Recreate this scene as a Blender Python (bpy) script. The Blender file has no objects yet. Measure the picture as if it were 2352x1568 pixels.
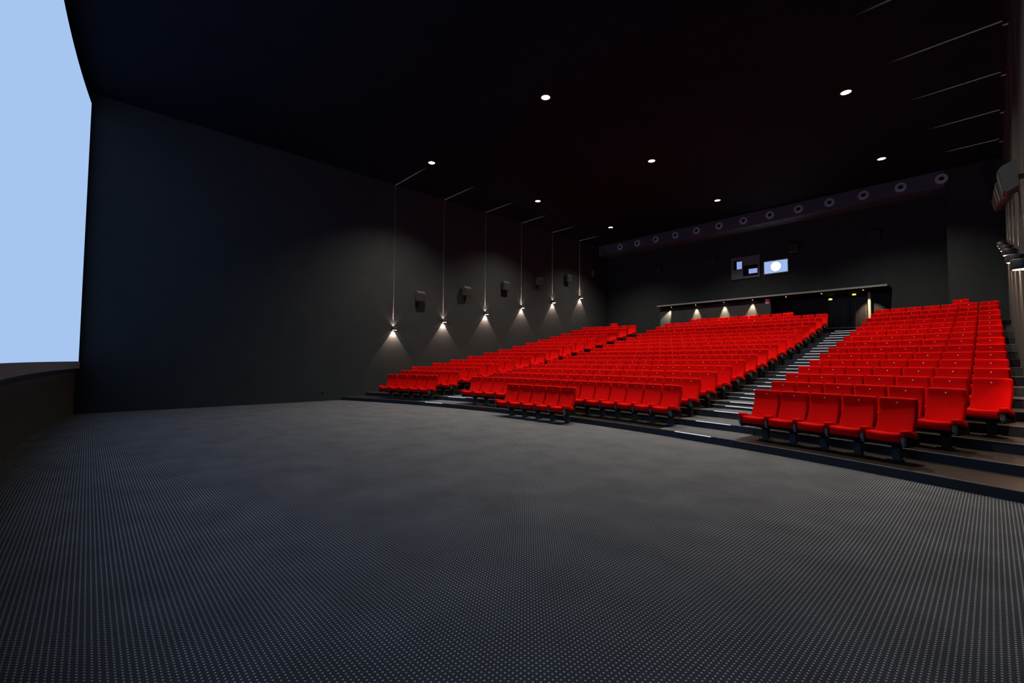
import bpy, bmesh, math, random
from mathutils import Vector, Matrix

# ------------------------------------------------------------------ scale and camera
M = 1.65                     # metres per unit of camera height
S = bpy.context.scene
C = S.collection
FPX = 1035.6                 # focal length in pixels of the 2352 px wide frame
YAW, PITCH, ROLL = math.radians(46.82), math.radians(2.66), math.radians(0.36)
fw = Vector((-math.sin(YAW)*math.cos(PITCH), math.cos(YAW)*math.cos(PITCH), math.sin(PITCH)))
rt = Vector((math.cos(YAW), math.sin(YAW), 0))
up = rt.cross(fw)
rr = math.cos(ROLL)*rt + math.sin(ROLL)*up
uu = -math.sin(ROLL)*rt + math.cos(ROLL)*up
cd = bpy.data.cameras.new('camera'); cam = bpy.data.objects.new('camera', cd); C.objects.link(cam)
cd.sensor_width = 36; cd.lens = FPX/2352*36; cd.clip_start = .03; cd.clip_end = 200
cam.matrix_world = Matrix(((rr.x, uu.x, -fw.x, 0), (rr.y, uu.y, -fw.y, 0), (rr.z, uu.z, -fw.z, M), (0, 0, 0, 1)))
S.camera = cam

# ------------------------------------------------------------------ world, exposure, light levels
wd = bpy.data.worlds.new('world'); S.world = wd; wd.use_nodes = True
wd.node_tree.nodes['Background'].inputs[0].default_value = (0, 0, 0, 1)
wd.node_tree.nodes['Background'].inputs[1].default_value = 0
S.view_settings.view_transform = 'Standard'; S.view_settings.look = 'None'
S.view_settings.exposure = 0; S.view_settings.gamma = 1; S.view_settings.use_curve_mapping = False
S.cycles.use_denoising = True
DOWN_W, SPILL_W, DOWN_COL = 2700, 95, (1, .85, .62)          # ceiling downlights
WALL_DOWN_W, WALL_UP_W, WALL_COL = 540, 11000, (1, .64, .44)   # up / down wall lamps
LEDGE_W, LEDGE_COL = 1000, (1, .72, .42)
SCREEN_COL, SCREEN_E = (.37, .545, .85), 1.03
LED_E = .75

# ------------------------------------------------------------------ materials
def mat(name, col, rough=.8, metal=0, emit=None, es=0, spec=.3):
    m = bpy.data.materials.new(name); m.use_nodes = True
    b = m.node_tree.nodes['Principled BSDF']
    b.inputs['Base Color'].default_value = (*col, 1); b.inputs['Roughness'].default_value = rough
    b.inputs['Metallic'].default_value = metal; b.inputs['Specular IOR Level'].default_value = spec
    if emit:
        b.inputs['Emission Color'].default_value = (*emit, 1); b.inputs['Emission Strength'].default_value = es
    return m
def N(m, t, **kw):
    n = m.node_tree.nodes.new(t)
    for k, v in kw.items(): setattr(n, k, v)
    return n
def noisy(m, a, b, scale, detail=4, stretch=None, bump=0):
    """base colour mottled between a and b by a noise in object space"""
    L = m.node_tree.links; p = m.node_tree.nodes['Principled BSDF']
    g = N(m, 'ShaderNodeNewGeometry'); src = g.outputs['Position']
    if stretch:
        mp = N(m, 'ShaderNodeMapping'); mp.inputs['Scale'].default_value = stretch
        L.new(src, mp.inputs['Vector']); src = mp.outputs[0]
    n = N(m, 'ShaderNodeTexNoise'); n.inputs['Scale'].default_value = scale; n.inputs['Detail'].default_value = detail
    L.new(src, n.inputs['Vector'])
    r = N(m, 'ShaderNodeMapRange'); r.inputs[1].default_value = .3; r.inputs[2].default_value = .7
    L.new(n.outputs[0], r.inputs[0])
    x = N(m, 'ShaderNodeMix', data_type='RGBA'); x.inputs[6].default_value = (*a, 1); x.inputs[7].default_value = (*b, 1)
    L.new(r.outputs[0], x.inputs[0]); L.new(x.outputs[2], p.inputs['Base Color'])
    if bump:
        bp = N(m, 'ShaderNodeBump'); bp.inputs['Strength'].default_value = bump; bp.inputs['Distance'].default_value = .004
        L.new(n.outputs[0], bp.inputs['Height']); L.new(bp.outputs[0], p.inputs['Normal'])
    return m
def carpet(name, vertical=False, ground=(.039, .045, .060), dot=(.36, .38, .45)):
    m = mat(name, ground, .95, spec=.1); L = m.node_tree.links; p = m.node_tree.nodes['Principled BSDF']
    g = N(m, 'ShaderNodeNewGeometry'); sp = N(m, 'ShaderNodeSeparateXYZ'); L.new(g.outputs['Position'], sp.inputs[0])
    cb = N(m, 'ShaderNodeCombineXYZ'); L.new(sp.outputs[0], cb.inputs[0]); L.new(sp.outputs[2 if vertical else 1], cb.inputs[1])
    s = N(m, 'ShaderNodeVectorMath', operation='SCALE'); s.inputs['Scale'].default_value = 1/.0297; L.new(cb.outputs[0], s.inputs[0])
    f = N(m, 'ShaderNodeVectorMath', operation='FRACTION'); L.new(s.outputs[0], f.inputs[0])
    d = N(m, 'ShaderNodeVectorMath', operation='SUBTRACT'); d.inputs[1].default_value = (.5, .5, 0); L.new(f.outputs[0], d.inputs[0])
    l = N(m, 'ShaderNodeVectorMath', operation='LENGTH'); L.new(d.outputs[0], l.inputs[0])
    r = N(m, 'ShaderNodeMapRange', interpolation_type='SMOOTHSTEP')
    r.inputs[1].default_value = .13; r.inputs[2].default_value = .24; r.inputs[3].default_value = 1; r.inputs[4].default_value = 0
    L.new(l.outputs['Value'], r.inputs[0])
    n = N(m, 'ShaderNodeTexNoise'); n.inputs['Scale'].default_value = 1.6; n.inputs['Detail'].default_value = 5; L.new(g.outputs['Position'], n.inputs['Vector'])
    q = N(m, 'ShaderNodeMapRange'); q.inputs[1].default_value = .25; q.inputs[2].default_value = .75; q.inputs[3].default_value = .8; q.inputs[4].default_value = 1.2
    L.new(n.outputs[0], q.inputs[0])
    x = N(m, 'ShaderNodeMix', data_type='RGBA'); x.inputs[6].default_value = (*ground, 1); x.inputs[7].default_value = (*dot, 1)
    L.new(r.outputs[0], x.inputs[0])
    y = N(m, 'ShaderNodeVectorMath', operation='SCALE'); L.new(x.outputs[2], y.inputs[0]); L.new(q.outputs[0], y.inputs['Scale'])
    L.new(y.outputs[0], p.inputs['Base Color'])
    return m
MAT = {
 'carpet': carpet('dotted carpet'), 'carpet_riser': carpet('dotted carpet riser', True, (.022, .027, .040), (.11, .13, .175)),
 'wall': noisy(mat('charcoal wall fabric', (.03, .03, .03), .95, spec=.1), (.0215, .0265, .032), (.0255, .031, .037), 2.0, 3),
 'ceiling': noisy(mat('black ceiling', (.012, .012, .014), .9, spec=.1), (.0022, .0045, .010), (.003, .006, .013), 1.2, 3),
 'skirt': mat('screen skirt cloth', (.055, .056, .054), .95, spec=.1), 'masking': mat('screen masking cloth', (.28, .33, .42), .9, spec=.1),
 'black': mat('matt black', (.006, .006, .007), .9, spec=.1),
 'wood': noisy(mat('dark laminate floor', (.05, .04, .03), .38, spec=.35), (.008, .0065, .0055), (.016, .013, .0105), 2.2, 6, (1, 7, 1)),
 'navy': mat('navy riser paint', (.012, .016, .024), .6, spec=.3), 'trim': mat('aluminium nosing', (.16, .16, .16), .45, .6),
 'led': mat('LED strip', (.5, .5, .5), .5, emit=(.82, .86, 1), es=LED_E),
 'red': noisy(mat('red seat cloth', (.62, .002, .003), .95, spec=.08), (.43, .0002, .0004), (.49, .0003, .0006), 60, 3),
 'pan': mat('black seat pan', (.007, .007, .008), .85, spec=.1), 'post': mat('grey arm bracket', (.075, .095, .115), .55, .3),
 'leg': mat('dark grey pedestal', (.030, .036, .045), .6, .1), 'disc': mat('white number disc', (.75, .70, .68), .5),
 'duct': mat('painted duct', (.05, .068, .095), .6), 'nozzle': mat('grey air nozzle', (.34, .41, .54), .5, .1),
 'speaker': mat('speaker cabinet', (.032, .036, .045), .6), 'grille': noisy(mat('speaker grille', (.02, .02, .022), .8), (.018, .018, .02), (.026, .026, .03), 150, 2),
 'lamp': mat('dark lamp body', (.04, .04, .045), .45, .3), 'lens_warm': mat('warm lamp lens', (.8, .7, .6), .5, emit=(1, .78, .60), es=14),
 'lens_white': mat('white lamp lens', (.8, .8, .8), .5, emit=(1, .96, .82), es=9), 'ring': mat('lamp ring', (.03, .03, .03), .5),
 'screen': mat('lit cinema screen', (.02, .02, .02), 1, emit=SCREEN_COL, es=SCREEN_E, spec=0),  # own emission stands in for the projector beam that lights the screen
 'booth': mat('grey booth panel', (.10, .115, .15), .7), 'pane': mat('lit booth pane', (.1, .1, .1), .2, emit=(.34, .46, .92), es=.8),
 'portglass': mat('port glass with painted glare', (.05, .06, .08), .15, emit=(.42, .58, 1), es=.8),  # emission paints the projector's glare onto the glass, which is no lamp
 'projector': mat('projector light', (.1, .1, .1), .5, emit=(.80, .90, 1), es=40),
 'door': mat('black door leaf', (.010, .010, .012), .5), 'frame': mat('dark door frame', (.03, .03, .034), .6), 'brass': mat('dull brass pull', (.22, .15, .08), .4, .8),
 'jamb': mat('pale grey door post', (.30, .28, .25), .7), 'ledge': mat('grey ledge', (.13, .135, .155), .6),
 'white': mat('white plate', (.7, .7, .7), .6), 'signred': mat('red print', (.45, .01, .02), .6),
 'yellow': mat('yellow lamp lens', (.6, .5, .05), .5, emit=(1, .78, .06), es=5),
 'grey': mat('grey plastic', (.18, .18, .18), .6),
}

# ------------------------------------------------------------------ helpers
def mesh_obj(name, bm, mats, parent=None, smooth=False):
    me = bpy.data.meshes.new(name); bm.normal_update(); bm.to_mesh(me); bm.free()
    for m in (mats if isinstance(mats, (list, tuple)) else [mats]): me.materials.append(MAT[m])
    if smooth:
        for p in me.polygons: p.use_smooth = True
    return link(name, me, parent)
def link(name, me, parent=None):
    o = bpy.data.objects.new(name, me); C.objects.link(o)
    if parent: o.parent = parent
    return o
def tag(o, label, cat, group=None):
    o['label'] = label; o['category'] = cat
    if group: o['group'] = group
    return o
def struct(o, label=None):
    o['kind'] = 'structure'
    if label: o['label'] = label
    return o
def thing(name, label, cat, loc=(0, 0, 0), rz=0, group=None):
    o = bpy.data.objects.new(name, None); C.objects.link(o)
    o.location = loc; o.rotation_euler = (0, 0, rz); o.empty_display_size = .1
    return tag(o, label, cat, group)
def bx(bm, x0, x1, y0, y1, z0, z1, mi=0):
    v = [bm.verts.new((x, y, z)) for z in (z0, z1) for x, y in ((x0, y0), (x1, y0), (x1, y1), (x0, y1))]
    for q in ((3, 2, 1, 0), (4, 5, 6, 7), (0, 1, 5, 4), (1, 2, 6, 5), (2, 3, 7, 6), (3, 0, 4, 7)):
        bm.faces.new([v[i] for i in q]).material_index = mi
def box(name, x0, x1, y0, y1, z0, z1, m, parent=None):
    bm = bmesh.new(); bx(bm, x0, x1, y0, y1, z0, z1); return mesh_obj(name, bm, m, parent)
def boxh(name, x0, x1, y0, y1, z0, z1, m, parent=None):          # the same in camera-height units
    return box(name, *[q*M for q in (x0, x1, y0, y1, z0, z1)], m, parent)
def prism(bm, pts, axis, a, b, mi=0):
    """extrude a polygon (2-D points) from a to b along axis 0 (x), 1 (y) or 2 (z)"""
    def P(q, t): return ((t, q[0], q[1]), (q[0], t, q[1]), (q[0], q[1], t))[axis]
    A = [bm.verts.new(P(q, a)) for q in pts]; B = [bm.verts.new(P(q, b)) for q in pts]
    n = len(pts); fs = [bm.faces.new(A), bm.faces.new(B[::-1])]
    for i in range(n): fs.append(bm.faces.new((A[i], B[i], B[(i+1) % n], A[(i+1) % n])))
    for f in fs: f.material_index = mi
    bmesh.ops.recalc_face_normals(bm, faces=fs)
def lathe(bm, prof, seg=24, mi=0, mtx=None, cap0=False, cap1=False):
    """revolve (r, z) profile about z"""
    R = []
    for r, z in prof:
        ring = []
        for i in range(seg):
            t = 2*math.pi*i/seg; v = Vector((r*math.cos(t), r*math.sin(t), z))
            ring.append(bm.verts.new(mtx @ v if mtx else v))
        R.append(ring)
    fs = []
    for a, b in zip(R, R[1:]):
        for i in range(seg): fs.append(bm.faces.new((a[i], a[(i+1) % seg], b[(i+1) % seg], b[i])))
    if cap0: fs.append(bm.faces.new(R[0][::-1]))
    if cap1: fs.append(bm.faces.new(R[-1]))
    for f in fs: f.material_index = mi
def softbox(bm, c, s, r, n=(3, 3, 3), warp=None, mi=0):
    """rounded box: centre c, size s, corner radius r, n inner divisions per axis, optional warp"""
    h = [q/2 for q in s]; ax = []
    for i in range(3):
        a = h[i]-r; ax.append([-h[i], -h[i]+.4*r] + [-a+2*a*j/n[i] for j in range(n[i]+1)] + [h[i]-.4*r, h[i]])
    cache = {}
    def V(i, j, k):
        if (i, j, k) in cache: return cache[i, j, k]
        q = Vector((ax[0][i], ax[1][j], ax[2][k]))
        p = Vector([max(-h[t]+r, min(h[t]-r, q[t])) for t in range(3)]); d = q-p
        if d.length > 1e-9: q = p+d.normalized()*r
        q = q+Vector(c)
        if warp: q = Vector(warp(q.x, q.y, q.z))
        cache[i, j, k] = bm.verts.new(q); return cache[i, j, k]
    L = [len(a)-1 for a in ax]
    def F(*v): bm.faces.new(v).material_index = mi
    for i in range(L[0]):
        for j in range(L[1]):
            F(V(i, j, 0), V(i, j+1, 0), V(i+1, j+1, 0), V(i+1, j, 0))
            F(V(i, j, L[2]), V(i+1, j, L[2]), V(i+1, j+1, L[2]), V(i, j+1, L[2]))
    for i in range(L[0]):
        for k in range(L[2]):
            F(V(i, 0, k), V(i+1, 0, k), V(i+1, 0, k+1), V(i, 0, k+1))
            F(V(i, L[1], k), V(i, L[1], k+1), V(i+1, L[1], k+1), V(i+1, L[1], k))
    for j in range(L[1]):
        for k in range(L[2]):
            F(V(0, j, k), V(0, j, k+1), V(0, j+1, k+1), V(0, j+1, k))
            F(V(L[0], j, k), V(L[0], j+1, k), V(L[0], j+1, k+1), V(L[0], j, k+1))
def spot(name, parent, loc, direction, watts, col, size, blend, radius=.03, scale=None, xaxis=None):
    d = bpy.data.lights.new(name, 'SPOT'); d.energy = watts; d.color = col; d.spot_size = size; d.spot_blend = blend
    d.shadow_soft_size = radius
    o = bpy.data.objects.new(name, d); C.objects.link(o); o.parent = parent
    z = -Vector(direction).normalized(); x = Vector(xaxis or (1, 0, 0)); x = (x-z*x.dot(z)).normalized(); y = z.cross(x)
    sx, sy = scale or (1, 1)
    o.matrix_local = Matrix(((x.x*sx, y.x*sy, z.x, loc[0]), (x.y*sx, y.y*sy, z.y, loc[1]), (x.z*sx, y.z*sy, z.z, loc[2]), (0, 0, 0, 1)))
    return o
def washer(o, s):
    """photometric shape of a wall washer: hardly any light leaves away from the wall (s = room side in lamp x)"""
    d = o.data; d.use_nodes = True; t = d.node_tree; L = t.links; e = t.nodes['Emission']
    g = t.nodes.new('ShaderNodeTexCoord'); sp = t.nodes.new('ShaderNodeSeparateXYZ'); L.new(g.outputs['Normal'], sp.inputs[0])
    q = t.nodes.new('ShaderNodeMath'); q.operation = 'DIVIDE'; L.new(sp.outputs[0], q.inputs[0]); L.new(sp.outputs[2], q.inputs[1])
    a = t.nodes.new('ShaderNodeMath'); a.operation = 'MULTIPLY'; a.inputs[1].default_value = -s; L.new(q.outputs[0], a.inputs[0])
    r = t.nodes.new('ShaderNodeMapRange'); r.interpolation_type = 'SMOOTHSTEP'
    r.inputs[1].default_value = .12; r.inputs[2].default_value = .45; r.inputs[3].default_value = 1; r.inputs[4].default_value = .12
    L.new(a.outputs[0], r.inputs[0]); L.new(r.outputs[0], e.inputs['Strength'])
def slit(o, half):
    """photometric shape of a slit luminaire: light only within a thin fan about the lamp's own x axis"""
    d = o.data; d.use_nodes = True; t = d.node_tree; L = t.links; e = t.nodes['Emission']
    g = t.nodes.new('ShaderNodeTexCoord'); s = t.nodes.new('ShaderNodeSeparateXYZ'); L.new(g.outputs['Normal'], s.inputs[0])
    q = t.nodes.new('ShaderNodeMath'); q.operation = 'DIVIDE'; L.new(s.outputs[1], q.inputs[0]); L.new(s.outputs[2], q.inputs[1])
    a = t.nodes.new('ShaderNodeMath'); a.operation = 'ABSOLUTE'; L.new(q.outputs[0], a.inputs[0])
    r = t.nodes.new('ShaderNodeMapRange'); r.interpolation_type = 'SMOOTHSTEP'
    r.inputs[1].default_value = 0; r.inputs[2].default_value = half; r.inputs[3].default_value = 1; r.inputs[4].default_value = 0
    L.new(a.outputs[0], r.inputs[0]); L.new(r.outputs[0], e.inputs['Strength'])
ORD = ['first', 'second', 'third', 'fourth', 'fifth', 'sixth', 'seventh', 'eighth', 'ninth', 'tenth', 'eleventh',
       'twelfth', 'thirteenth', 'fourteenth', 'fifteenth', 'sixteenth']
NUM = ['zero', 'one', 'two', 'three', 'four', 'five', 'six', 'seven', 'eight', 'nine', 'ten', 'eleven', 'twelve', 'thirteen', 'fourteen', 'fifteen', 'sixteen']

# ------------------------------------------------------------------ room shell (camera-height units)
XL, XR, YB, H, XC = -11.58, .30, 16.71, 6.06, -5.67
YF = -1.0
struct(boxh('floor', XL-.2, XR+.2, YF-.2, YB+.2, -.15, 0, 'carpet'), 'grey dotted carpet floor')
struct(boxh('wall_left', XL-.15, XL, YF, YB, 0, H, 'wall'))
struct(boxh('wall_right', XR, XR+.15, YF, YB, 0, H, 'wall'))
struct(boxh('wall_back', XL-.15, XR+.15, YB, YB+.15, 0, H, 'wall'))
struct(boxh('wall_front', XL-.15, XR+.15, YF-.15, YF, 0, H, 'black'))
struct(boxh('ceiling', XL-.2, XR+.2, YF-.2, YB+.2, H, H+.15, 'ceiling'))
struct(boxh('trim_1', .244, XR, YF, 16.02, H-.07, H, 'black'))
struct(boxh('wall_pillar', -.715, XR, 16.02, YB, 2.004, H, 'wall'))
struct(boxh('air_duct_bulkhead', XL, -.715, 16.02, YB, 5.63, H, 'duct'), 'dark air duct running along top of back wall')
struct(boxh('wall_lobby', -8.70, -4.85, 15.97, YB, 2.004, 3.09, 'wall'))

# screen, masking band and skirt: three concentric curved sheets with real thickness
def curved(name, f, x0, x1, z0, z1, th, m, n=48):
    bm = bmesh.new(); cols = []
    for i in range(n+1):
        x = x0+(x1-x0)*i/n; y = f(x)
        cols.append([bm.verts.new((x*M, yy*M, zz*M)) for yy, zz in ((y, z0), (y, z1), (y-th, z1), (y-th, z0))])
    for a, b in zip(cols, cols[1:]):
        for k in range(4): bm.faces.new((a[k], b[k], b[(k+1) % 4], a[(k+1) % 4]))
    bm.faces.new(cols[0]); bm.faces.new(cols[-1][::-1]); bmesh.ops.recalc_face_normals(bm, faces=bm.faces[:])
    return mesh_obj(name, bm, m)
fs = lambda x: -.49+.011*(x-XC)**2
fk = lambda x: -.60+.0123*(x-XC)**2
tag(curved('cinema_screen', fs, XC-5.73, XC+5.73, .97, 5.79, .02, 'screen'), 'large curved pale blue lit cinema screen at the left edge', 'screen')
tag(curved('screen_masking', lambda x: fs(x)+.015, XC-5.75, XC+5.75, .845, .968, .03, 'masking'), 'dark grey cloth band running along under the screen', 'masking')
struct(curved('screen_skirt', lambda x: fk(x), XL+.005, XR-.005, 0, .84, .03, 'skirt'), 'black curved skirt wall below the screen')

# ------------------------------------------------------------------ tiered platform
XA, CY = -5.5, -9.83                        # centre of the seating arcs
Z = [0, .085, .175, .274, .376, .482, .596, .714, .841, .971, 1.105, 1.241, 1.385, 1.533, 1.685, 1.842, 2.004]
def RK(k): return 15.85+.6225*(k-1)
def arcY(r, x): return CY+math.sqrt(r*r-(x-XA)**2)
def slab(name, r0, r1, x0, x1, z0, z1, mats, parent=None, n=40, yback=None, mtop=0, mside=0):
    """block whose front and back edges follow the arcs r0 and r1"""
    bm = bmesh.new(); cols = []
    for i in range(n+1):
        x = x0+(x1-x0)*i/n; ya = arcY(r0, x); yb = yback if yback else arcY(r1, x)
        cols.append([bm.verts.new((x*M, y*M, z*M)) for y, z in ((ya, z0), (ya, z1), (yb, z1), (yb, z0))])
    for a, b in zip(cols, cols[1:]):
        for k in range(4):
            f = bm.faces.new((a[k], b[k], b[(k+1) % 4], a[(k+1) % 4])); f.material_index = mtop if k == 1 else mside
    bm.faces.new(cols[0]).material_index = mside; bm.faces.new(cols[-1][::-1]).material_index = mside
    bmesh.ops.recalc_face_normals(bm, faces=bm.faces[:])
    return mesh_obj(name, bm, mats, parent)
AISLES = ((-3.24, -2.14, -2.965, -2.445), (-9.20, -8.10, -8.895, -8.375))    # carpet from, to, light strip from, to
e = .0025
for k in range(1, 17):
    last = k == 16
    t = struct(slab('tier_platform', RK(k), RK(k+1), XL, XR, 0, Z[k], ['wood', 'navy'], yback=YB if last else None, mtop=0, mside=1),
               'dark wooden seating tier, %s step up from the floor' % ORD[k-1])
    slab('nosing_trim', RK(k)-.003, RK(k)+.012, XL, XR, Z[k]-.006, Z[k]+.0012, 'trim', t)
    for a0, a1, l0, l1 in AISLES:
        slab('aisle_carpet', RK(k)-e*2, RK(k+1)-(.002 if not last else .9), a0, a1, Z[k]-.004, Z[k]+e, 'carpet', t, 10)
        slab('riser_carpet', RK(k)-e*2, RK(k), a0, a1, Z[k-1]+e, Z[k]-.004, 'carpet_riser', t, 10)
        slab('light_strip', RK(k)-e*2-.006, RK(k)-e*2+.001, l0, l1, Z[k]-.004, Z[k]+e+.001, 'led', t, 6)
        if 3 <= k <= 15:
            zm = (Z[k]+Z[k+1])/2; r0 = RK(k)+.425
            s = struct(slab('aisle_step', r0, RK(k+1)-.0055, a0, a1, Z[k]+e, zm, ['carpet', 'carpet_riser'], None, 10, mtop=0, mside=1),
                       'carpeted half step in the %s aisle' % ('right' if a0 > -5 else 'left'))
            slab('light_strip', r0-.006, r0+.001, l0, l1, zm-.0065, zm+.001, 'led', s, 6)

# ------------------------------------------------------------------ the seats
P = .541                                     # seat pitch, metres
def warp_back(x, y, z):
    t = max(0, min(1, (z-.34)/.64)); s = (x/.245)
    yc = .895-.215*max(0, 1-t/.85)**1.7-.012*max(0, (t-.75)/.25)**2
    f = max(0, min(1, (.05-y)/.09))
    return (x*(1+.03*(1-t)), yc+y-.026*s*s*f, z)
def warp_cush(x, y, z):
    s = x/.235; top = max(0, min(1, (z-.36)/.08)); fr = max(0, min(1, (.57-y)/.18))
    return (x, y-.015*fr*(1-s*s), z+top*(.018*s*s-  .03*max(0, (y-.55)/.25)+.008*fr))
def warp_arm(x, y, z):
    t = (y-.57)/.2
    return (x, y, z-.05*max(0, t+.4)+.004*max(0, -t))
def seat_parts():
    out = {}
    bm = bmesh.new(); softbox(bm, (0, .595, .383), (.468, .51, .122), .032, (6, 5, 1), warp_cush); out['cushion'] = (bm, 'red', 1)
    bm = bmesh.new(); softbox(bm, (0, 0, .662), (.496, .095, .635), .03, (6, 1, 9), warp_back); out['backrest'] = (bm, 'red', 1)
    bm = bmesh.new(); bx(bm, -.20, .20, .42, .84, .265, .325); bx(bm, -P/2, P/2, .66, .72, .245, .28); bx(bm, -.235, .235, .37, .41, .305, .325)
    out['seat_pan'] = (bm, 'pan', 0)
    bm = bmesh.new(); bx(bm, -.055, .055, .75, .84, .012, .26); bx(bm, -.085, .085, .68, .91, 0, .012)
    prism(bm, [(.78, .03), (.90, .012), (.84, .25), (.62, .26), (.62, .24), (.76, .17)], 0, -.03, .03); out['pedestal'] = (bm, 'leg', 0)
    bm = bmesh.new(); softbox(bm, (0, .535, .460), (.072, .42, .105), .03, (1, 5, 1), warp_arm); out['armrest'] = (bm, 'red', 1)
    bm = bmesh.new(); bx(bm, -.024, .024, .342, .40, .31, .412); bx(bm, -.016, .016, .36, .42, .27, .31); out['arm_bracket'] = (bm, 'post', 0)
    bm = bmesh.new(); bx(bm, -.014, .014, .40, .82, .25, .41); out['side_panel'] = (bm, 'pan', 0)
    bm = bmesh.new(); lathe(bm, [(.010, 0), (.010, .006)], 10, cap0=True, cap1=True, mtx=Matrix.Translation((0, .848, .903)) @ Matrix.Rotation(math.radians(86), 4, 'X'))
    out['number_disc'] = (bm, 'disc', 0)
    res = {}
    for nm, (b, m, sm) in out.items():
        me = bpy.data.meshes.new(nm); b.normal_update(); b.to_mesh(me); b.free(); me.materials.append(MAT[m])
        for q in me.polygons: q.use_smooth = bool(sm)
        res[nm] = me
    return res
SP = seat_parts()
def cols(a, b, n): return [a+(b-a)*(i+.5)/n for i in range(n)]
RC, CC, LC = cols(-2.087, .143, 7), cols(-8.085, -3.132, 15), cols(-11.39, -9.13, 7)
seats = []                                   # block, row, index, X, first in run, last in run
def run(b, k, xs, idx):
    for n, (i, x) in enumerate(zip(idx, xs)): seats.append((b, k, i, x, n == len(xs)-1))
run('F', 0, cols(-6.41, -4.73, 5), range(5))
for k in range(1, 16):
    n = {1: 5, 2: 6}.get(k, 7)
    run('R', k, RC[:n], range(n)); run('C', k, CC, range(15)); run('L', k, LC[7-n:], range(7-n, 7))
run('B', 16, cols(-7.43, -4.157, 10), range(10)); run('B', 16, [-10.405], [20]); run('B', 16, [-.483], [21])
# the 300 seats that show largest stand singly; these smaller ones behind them are one object
FAR = {('B', 16): (0, 10, 20), ('C', 5): (0, 1), ('C', 7): (0, 1), ('C', 8): (0, 3), ('C', 9): (0, 5), ('C', 10): (0, 7), ('C', 11): (0, 7),
       ('C', 12): (0, 9), ('C', 13): (0, 11), ('C', 14): (0, 11), ('C', 15): (0, 11), ('L', 2): (1, 3), ('L', 3): (1, 4), ('L', 4): (0, 4),
       ('L', 5): (0, 5), ('L', 6): (0, 5), ('L', 7): (0, 5), ('L', 8): (0, 5), ('L', 9): (0, 5), ('L', 10): (0, 5), ('L', 11): (0, 6),
       ('L', 12): (0, 6), ('L', 13): (0, 6), ('L', 14): (0, 6), ('L', 15): (0, 6)}
def is_far(b, k, i):
    q = FAR.get((b, k)); return bool(q) and (q[0] <= i < q[1] or i in q[2:])
def seat_label(b, k, i):
    if b == 'F': return 'red seat standing on the carpet before the tiers, %s of five from the left' % ORD[i]
    if b == 'B': return 'red seat alone behind the rearmost row of the right block'
    n = {1: 5, 2: 6}.get(k, 7)
    if b == 'R': return 'red seat in row %s of the right block, %s from the stepped aisle' % (NUM[k], ORD[i])
    if b == 'L': return 'red seat in row %s of the left block, %s from the stepped aisle' % (NUM[k], ORD[6-i])
    if i >= 7: return 'red seat in row %s of the centre block, %s from the right-hand aisle' % (NUM[k], ORD[14-i])
    return 'red seat in row %s of the centre block, %s from the left-hand aisle' % (NUM[k], ORD[i])
GROUP = {'F': 'five seats on the carpet', 'R': 'seats of the right block', 'L': 'seats of the left block', 'C': 'seats of the centre block', 'B': 'seats behind the rearmost row'}
far_bm = bmesh.new(); FARM = ['red', 'pan', 'leg', 'post', 'disc']
FMI = {'cushion': 0, 'backrest': 0, 'armrest': 0, 'seat_pan': 1, 'side_panel': 1, 'pedestal': 2, 'arm_bracket': 3, 'number_disc': 4}
for b, k, i, X, last in seats:
    r = RK(k)+.4; ph = math.asin((X-XA)/(RK(k)+.51))
    base = Vector((XA+r*math.sin(ph), CY+r*math.cos(ph), Z[k]))*M
    if not is_far(b, k, i): 
        root = thing('cinema_chair', seat_label(b, k, i), 'chair', base, -ph, GROUP[b])
        off = Vector((0, -.66, 0))
        plist = [(n, 0) for n in ('pedestal', 'seat_pan', 'cushion', 'backrest')]+[(n, -P/2) for n in ('side_panel', 'arm_bracket', 'armrest')]
        if last: plist += [(n, P/2) for n in ('side_panel', 'arm_bracket', 'armrest')]
        for nm, x in plist:
            o = link(nm, SP[nm], root); o.location = off+Vector((x, 0, 0))
            if nm == 'backrest':
                link('number_disc', SP['number_disc'], o)
    else:
        mt = Matrix.Translation(base) @ Matrix.Rotation(-ph, 4, 'Z') @ Matrix.Translation((0, -.66, 0))
        plist = [(n, 0) for n in ('pedestal', 'seat_pan', 'cushion', 'backrest', 'number_disc')]+[(n, -P/2) for n in ('side_panel', 'arm_bracket', 'armrest')]
        if last: plist += [(n, P/2) for n in ('side_panel', 'arm_bracket', 'armrest')]
        for nm, x in plist:
            m2 = mt @ Matrix.Translation((x, 0, 0)); me = SP[nm]
            vs = [far_bm.verts.new(m2 @ v.co) for v in me.vertices]
            for p in me.polygons:
                f = far_bm.faces.new([vs[j] for j in p.vertices]); f.material_index = FMI[nm]; f.smooth = p.use_smooth
far = mesh_obj('far_cinema_chairs', far_bm, FARM)
far['kind'] = 'stuff'; tag(far, 'many small red seats filling the far rows of the left and centre blocks', 'chairs')

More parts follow.
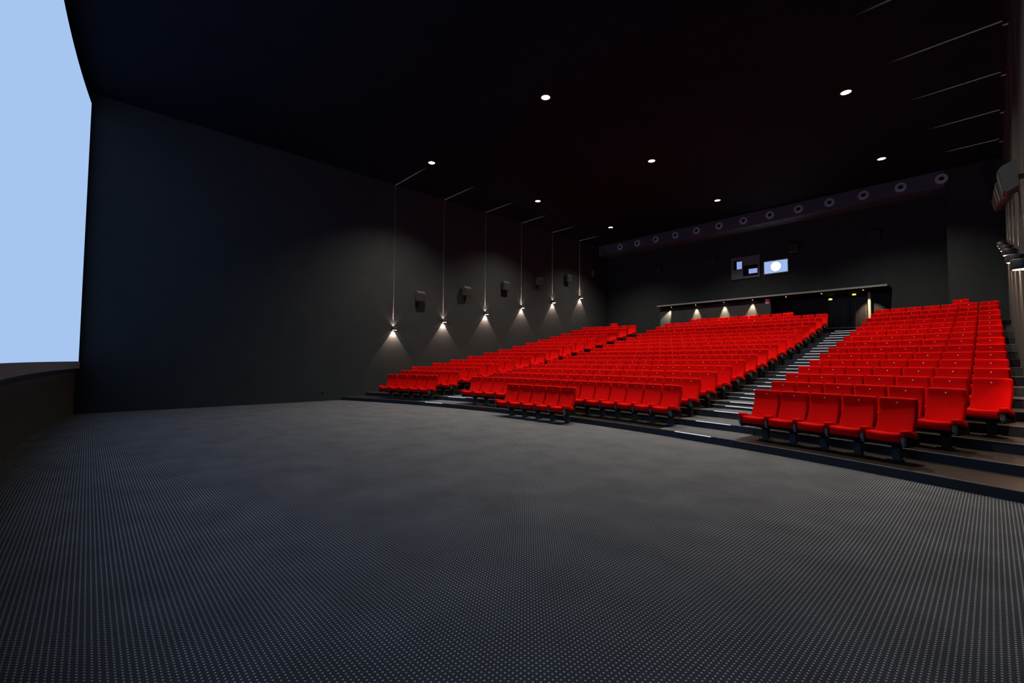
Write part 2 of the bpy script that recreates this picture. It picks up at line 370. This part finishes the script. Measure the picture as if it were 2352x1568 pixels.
# ------------------------------------------------------------------ ceiling downlights
PLACE_X = {-9.61: 'left', -5.69: 'middle', -1.72: 'right'}; PLACE_Y = {6.18: 'front', 10.09: 'middle', 14.03: 'rear'}
for y in (6.18, 10.09, 14.03):
    for x in (-9.61, -5.69, -1.72):
        t = thing('ceiling_downlight', 'round lit ceiling downlight, %s of three in the %s row' % (PLACE_X[x], PLACE_Y[y]), 'lamp', (x*M, y*M, H*M), 0, 'ceiling downlights')
        bm = bmesh.new(); lathe(bm, [(.135, -.001), (.135, -.02), (.165, -.02), (.17, -.001)], 32); mesh_obj('ring', bm, 'ring', t, True)
        bm = bmesh.new(); lathe(bm, [(.134, -.004), (.134, -.010)], 32, cap0=True, cap1=True); mesh_obj('lens', bm, 'lens_white', t)
        spot('downlight_beam', t, (0, 0, -.06), (0, 0, -1), DOWN_W, DOWN_COL, math.radians(116), 1, .10)
        spot('downlight_spill', t, (0, 0, -.06), (0, 0, -1), SPILL_W, DOWN_COL, math.radians(120), .22, .05)

# ------------------------------------------------------------------ up / down wall lamps
LZ = [1.93, 2.26, 2.63, 2.99, 3.34, 3.69]
def wall_lamp(side, i):
    y = 6.25+1.685*i; z = LZ[i]-.045
    s = 1 if side == 'left' else -1; xw = XL if side == 'left' else XR
    t = thing('wall_lamp', 'round up and down wall lamp on the %s wall, %s from the front' % (side, ORD[i]), 'lamp', (xw*M, y*M, z*M), 0, 'wall lamps')
    bm = bmesh.new(); cx_ = s*.145
    lathe(bm, [(.105, .004), (.12, 0), (.125, .01), (.125, .145), (.12, .155), (.10, .151)], 28, mtx=Matrix.Translation((cx_, 0, 0)))
    mesh_obj('body', bm, 'lamp', t, True)
    box('wall_bracket', min(0, s*.05), max(0, s*.05), -.05, .05, .03, .125, 'lamp', t)
    bm = bmesh.new(); lathe(bm, [(.106, .006), (.106, .010)], 28, cap0=True, cap1=True, mtx=Matrix.Translation((cx_, 0, 0))); mesh_obj('lower_lens', bm, 'lens_warm', t)
    bm = bmesh.new(); lathe(bm, [(.101, .145), (.101, .150)], 28, cap0=True, cap1=True, mtx=Matrix.Translation((cx_, 0, 0))); mesh_obj('top_plate', bm, 'lamp', t)
    box('upper_slit', cx_-.08, cx_+.08, -.008, .008, .150, .153, 'lens_warm', t)
    washer(spot('lower_beam', t, (s*.06, 0, -.015), (-s*.18, 0, -1), WALL_DOWN_W, WALL_COL, math.radians(76), .10, .010), s)
    spot('lower_spill', t, (s*.06, 0, -.01), (0, 0, -1), WALL_DOWN_W*.04, WALL_COL, math.radians(150), .6, .012)
    slit(spot('upper_beam', t, (s*.10, 0, .165), (0, 0, 1), WALL_UP_W, WALL_COL, math.radians(44), .6, .022, None, (1, 0, 0)), .008)
    spot('upper_spill', t, (s*.05, 0, .16), (0, 0, 1), WALL_DOWN_W*.07, WALL_COL, math.radians(110), .8, .01)
for i in range(6): wall_lamp('left', i)
for i in range(6): wall_lamp('right', i)

# ------------------------------------------------------------------ speakers (tilted cabinets on brackets)
def speaker(label, loc, rz, group):
    """cabinet leaning off a wall; local +x points into the room"""
    t = thing('wall_speaker', label, 'speaker', loc, rz, group); hw = .215
    bm = bmesh.new(); prism(bm, [(.115, .27), (.29, .185), (.335, .12), (.27, -.26), (.235, -.275), (.10, -.20)], 1, -hw, hw); mesh_obj('cabinet', bm, 'speaker', t)
    bm = bmesh.new()
    a, b = Vector((.337, 0, .11)), Vector((.272, 0, -.25)); n = Vector((.985, 0, -.17))
    vs = []
    for y, q in ((-hw+.02, a), (hw-.02, a), (hw-.02, b), (-hw+.02, b)): vs.append(bm.verts.new(q+Vector((0, y, 0))))
    vs2 = [bm.verts.new(v.co+n*.012) for v in vs]
    bm.faces.new(vs2)
    for i in range(4): bm.faces.new((vs[i], vs[(i+1) % 4], vs2[(i+1) % 4], vs2[i]))
    bmesh.ops.recalc_face_normals(bm, faces=bm.faces[:]); mesh_obj('grille', bm, 'grille', t)
    bm = bmesh.new(); bx(bm, 0, .012, -.09, .09, -.16, .16); bx(bm, .012, .15, -.03, .03, -.04, .04); mesh_obj('bracket', bm, 'lamp', t)
for i in range(6):
    y, z = 7.05+1.694*i, [2.93, 3.28, 3.66, 4.03, 4.37, 4.79][i]
    speaker('dark tilted speaker on the left wall, %s from the front' % ORD[i], (XL*M, y*M, z*M), 0, 'left wall speakers')
    speaker('dark tilted speaker on the right wall, %s from the front' % ORD[i], (XR*M, y*M, (z+.05)*M), math.pi, 'right wall speakers')
for i, x in enumerate((-9.11, -7.01, -4.31, -2.25)):
    speaker('dark speaker high on the back wall, %s from the left' % ORD[i], (x*M, YB*M, 4.80*M), -math.pi/2, 'back wall speakers')

# ------------------------------------------------------------------ air nozzles on the duct
for i in range(13):
    x = -10.51+.8115*i
    t = thing('air_nozzle', 'round grey air nozzle on the ceiling duct, %s from the left' % ORD[i], 'air vent', (x*M, 16.02*M, 5.845*M), 0, 'air nozzles')
    R = Matrix.Rotation(math.pi/2, 4, 'X')
    bm = bmesh.new(); lathe(bm, [(.212, 0), (.212, .02), (.195, .035), (.18, .03), (.165, .012)], 36, mtx=R); mesh_obj('rim', bm, 'nozzle', t, True)
    bm = bmesh.new(); lathe(bm, [(.168, .006), (.13, .02), (.108, .05), (.10, .055), (.094, .045), (.09, .008)], 36, mtx=R); mesh_obj('cone', bm, 'nozzle', t, True)
    bm = bmesh.new(); lathe(bm, [(.092, .004), (.092, .010)], 24, mtx=R, cap0=True, cap1=True); mesh_obj('bore', bm, 'black', t)

# ------------------------------------------------------------------ rear ledge with its lamps, door, signs
LY0, LX0, LX1 = 15.85, -8.77, -1.91
bm = bmesh.new(); prism(bm, [(LY0*M, 3.16*M), (LY0*M, 3.210*M), (YB*M, 3.210*M), (YB*M, 3.09*M)], 0, LX0*M, LX1*M, 0)
for f in bm.faces:
    c = f.calc_center_median()
    f.material_index = 0 if (abs(c.y-LY0*M) < .01 or c.z > 3.2*M) else 1
led = struct(mesh_obj('rear_ledge', bm, ['ledge', 'black']), 'long thin grey ledge across the back wall')
for i, x in enumerate((-8.20, -7.27, -6.28, -5.36, -4.38, -3.44, -2.445)):
    t = thing('ledge_spotlight', 'small warm spotlight under the rear ledge, %s from the left' % ORD[i], 'lamp', (x*M, 15.895*M, 3.154*M), 0, 'ledge spotlights')
    bm = bmesh.new(); lathe(bm, [(.035, 0), (.04, -.02), (.04, -.075), (.034, -.08)], 20); mesh_obj('body', bm, 'lamp', t, True)
    bm = bmesh.new(); lathe(bm, [(.034, -.070), (.034, -.076)], 20, cap0=True, cap1=True); mesh_obj('lens', bm, 'lens_warm', t)
    dr = [(-.55, .12, -1), (.0, .12, -1), (.0, .12, -1), (-.12, .12, -1), (.1, -.3, -1), (.1, -.3, -1), (.06, .8, -.7)][i]
    spot('spot_beam', t, (0, 0, -.09), dr, LEDGE_W*(1, 1, 1, 1, .3, .3, .35)[i], LEDGE_COL, math.radians(46), .6, .02)
# door in the back wall with its posts
fl = 2.004*M
d = thing('double_door', 'black double door at the top of the right aisle', 'door', (-2.9*M, YB*M, fl), 0)
yb = 0
box('door_leaf', -.75, -.02, yb-.05, yb-.005, 0, 1.58, 'door', d); box('door_leaf', .02, .62, yb-.05, yb-.005, 0, 1.58, 'door', d)
box('door_frame', -.83, -.75, yb-.08, yb-.002, 0, 1.66, 'frame', d); box('door_frame', .62, .70, yb-.08, yb-.002, 0, 1.66, 'frame', d)
box('door_frame', -.75, .62, yb-.08, yb-.002, 1.58, 1.66, 'frame', d); box('mullion', -.30, -.18, yb-.07, yb-.052, 0, 1.58, 'frame', d)
bm = bmesh.new(); lathe(bm, [(.016, .10), (.016, 1.45)], 12, mtx=Matrix.Translation((.25, yb-.10, 0)), cap0=True, cap1=True)
bx(bm, .24, .26, yb-.10, yb-.05, .2, .23); bx(bm, .24, .26, yb-.10, yb-.05, 1.2, 1.23); mesh_obj('pull_bar', bm, 'brass', d)
struct(boxh('trim_2', -2.43, -2.37, 16.45, YB, 2.004, 3.10, 'jamb'), 'pale post beside the rear door')
for i, (x, z) in enumerate(((-3.36, 3.03), (-2.77, 3.12))):
    t = thing('emergency_lamp', 'small yellow lit lamp above the rear door, %s one' % ('left' if i == 0 else 'right'), 'lamp', (x*M, (16.58)*M, (z-.03)*M), 0, 'yellow lamps above the door')
    box('housing', -.10, .10, 0, .06, -.06, .06, 'lamp', t); bm = bmesh.new(); softbox(bm, (0, -.015, 0), (.14, .05, .07), .02, (2, 1, 1)); mesh_obj('lens', bm, 'yellow', t, True)
    box('hanger', -.02, .02, .06, .13*M, -.02, .02, 'lamp', t)
t = thing('safety_sign', 'small white and red safety sign under the rear ledge', 'sign', (-4.935*M, 15.965*M, 2.97*M), 0)
box('plate', -.105, .105, -.012, 0, -.005, .215, 'white', t); box('red_field', .012, .092, -.015, -.012, .012, .198, 'signred', t)
box('symbol', -.07, -.04, -.015, -.012, .03, .15, 'grey', t); box('symbol', .04, .06, -.018, -.015, .05, .15, 'white', t)

# ------------------------------------------------------------------ projection booth ports
t = thing('booth_window', 'grey booth panel with two small lit ports on the back wall', 'window', (-5.84*M, YB*M, 3.99*M), 0)
def fr(parent, name, x0, x1, z0, z1, y0, y1, m): return boxh(name, x0+5.84, x1+5.84, y0, y1, z0-3.99, z1-3.99, m, parent)
PX0, PX1, PZ0, PZ1 = -6.31, -5.37, 3.99, 4.76
for a in ((PX0, -6.225, PZ0, PZ1), (-5.945, -5.915, PZ0, PZ1), (-5.43, PX1, PZ0, PZ1), (-6.225, -5.945, PZ0, 4.335), (-6.225, -5.945, 4.66, PZ1),
          (-5.915, -5.43, PZ0, 4.065), (-5.915, -5.43, 4.44, PZ1)): fr(t, 'panel', *a, -.05, -.001, 'booth')
fr(t, 'recess', -6.225, -5.945, 4.335, 4.66, -.012, -.002, 'black'); fr(t, 'recess', -5.915, -5.43, 4.065, 4.44, -.012, -.002, 'black')
fr(t, 'pane', -6.13, -5.95, 4.35, 4.615, -.018, -.012, 'pane'); fr(t, 'pane', -5.735, -5.46, 4.145, 4.305, -.018, -.012, 'pane')
t = thing('projector_port', 'blazing white projector port beside the booth panel', 'projector', (-4.88*M, YB*M, 4.27*M), 0)
for a in ((-.39, -.355, -.25, .23), (.355, .39, -.25, .23), (-.355, .355, .195, .23), (-.355, .355, -.25, -.215)): boxh('port_frame', a[0], a[1], -.05, -.001, a[2], a[3], 'booth', t)
boxh('glass', -.355, .355, -.02, -.01, -.215, .195, 'portglass', t)
R = Matrix.Rotation(math.pi/2, 4, 'X')
bm = bmesh.new(); lathe(bm, [(.262, .02), (.255, .06), (.245, .062), (.24, .04)], 32, mtx=R); mesh_obj('lens_barrel', bm, 'nozzle', t, True)
bm = bmesh.new(); lathe(bm, [(.242, .045), (.20, .085), (.12, .11), (.02, .12)], 32, mtx=R, cap1=True); mesh_obj('lens', bm, 'projector', t, True)

# small socket low on the left wall
t = thing('wall_socket', 'small dark socket low on the left wall before the tiers', 'socket', (XL*M, 4.34*M, .225*M), 0)
box('plate', 0, .012, -.06, .06, -.045, .045, 'lamp', t); box('insert', .012, .016, -.03, .03, -.03, .03, 'pan', t)
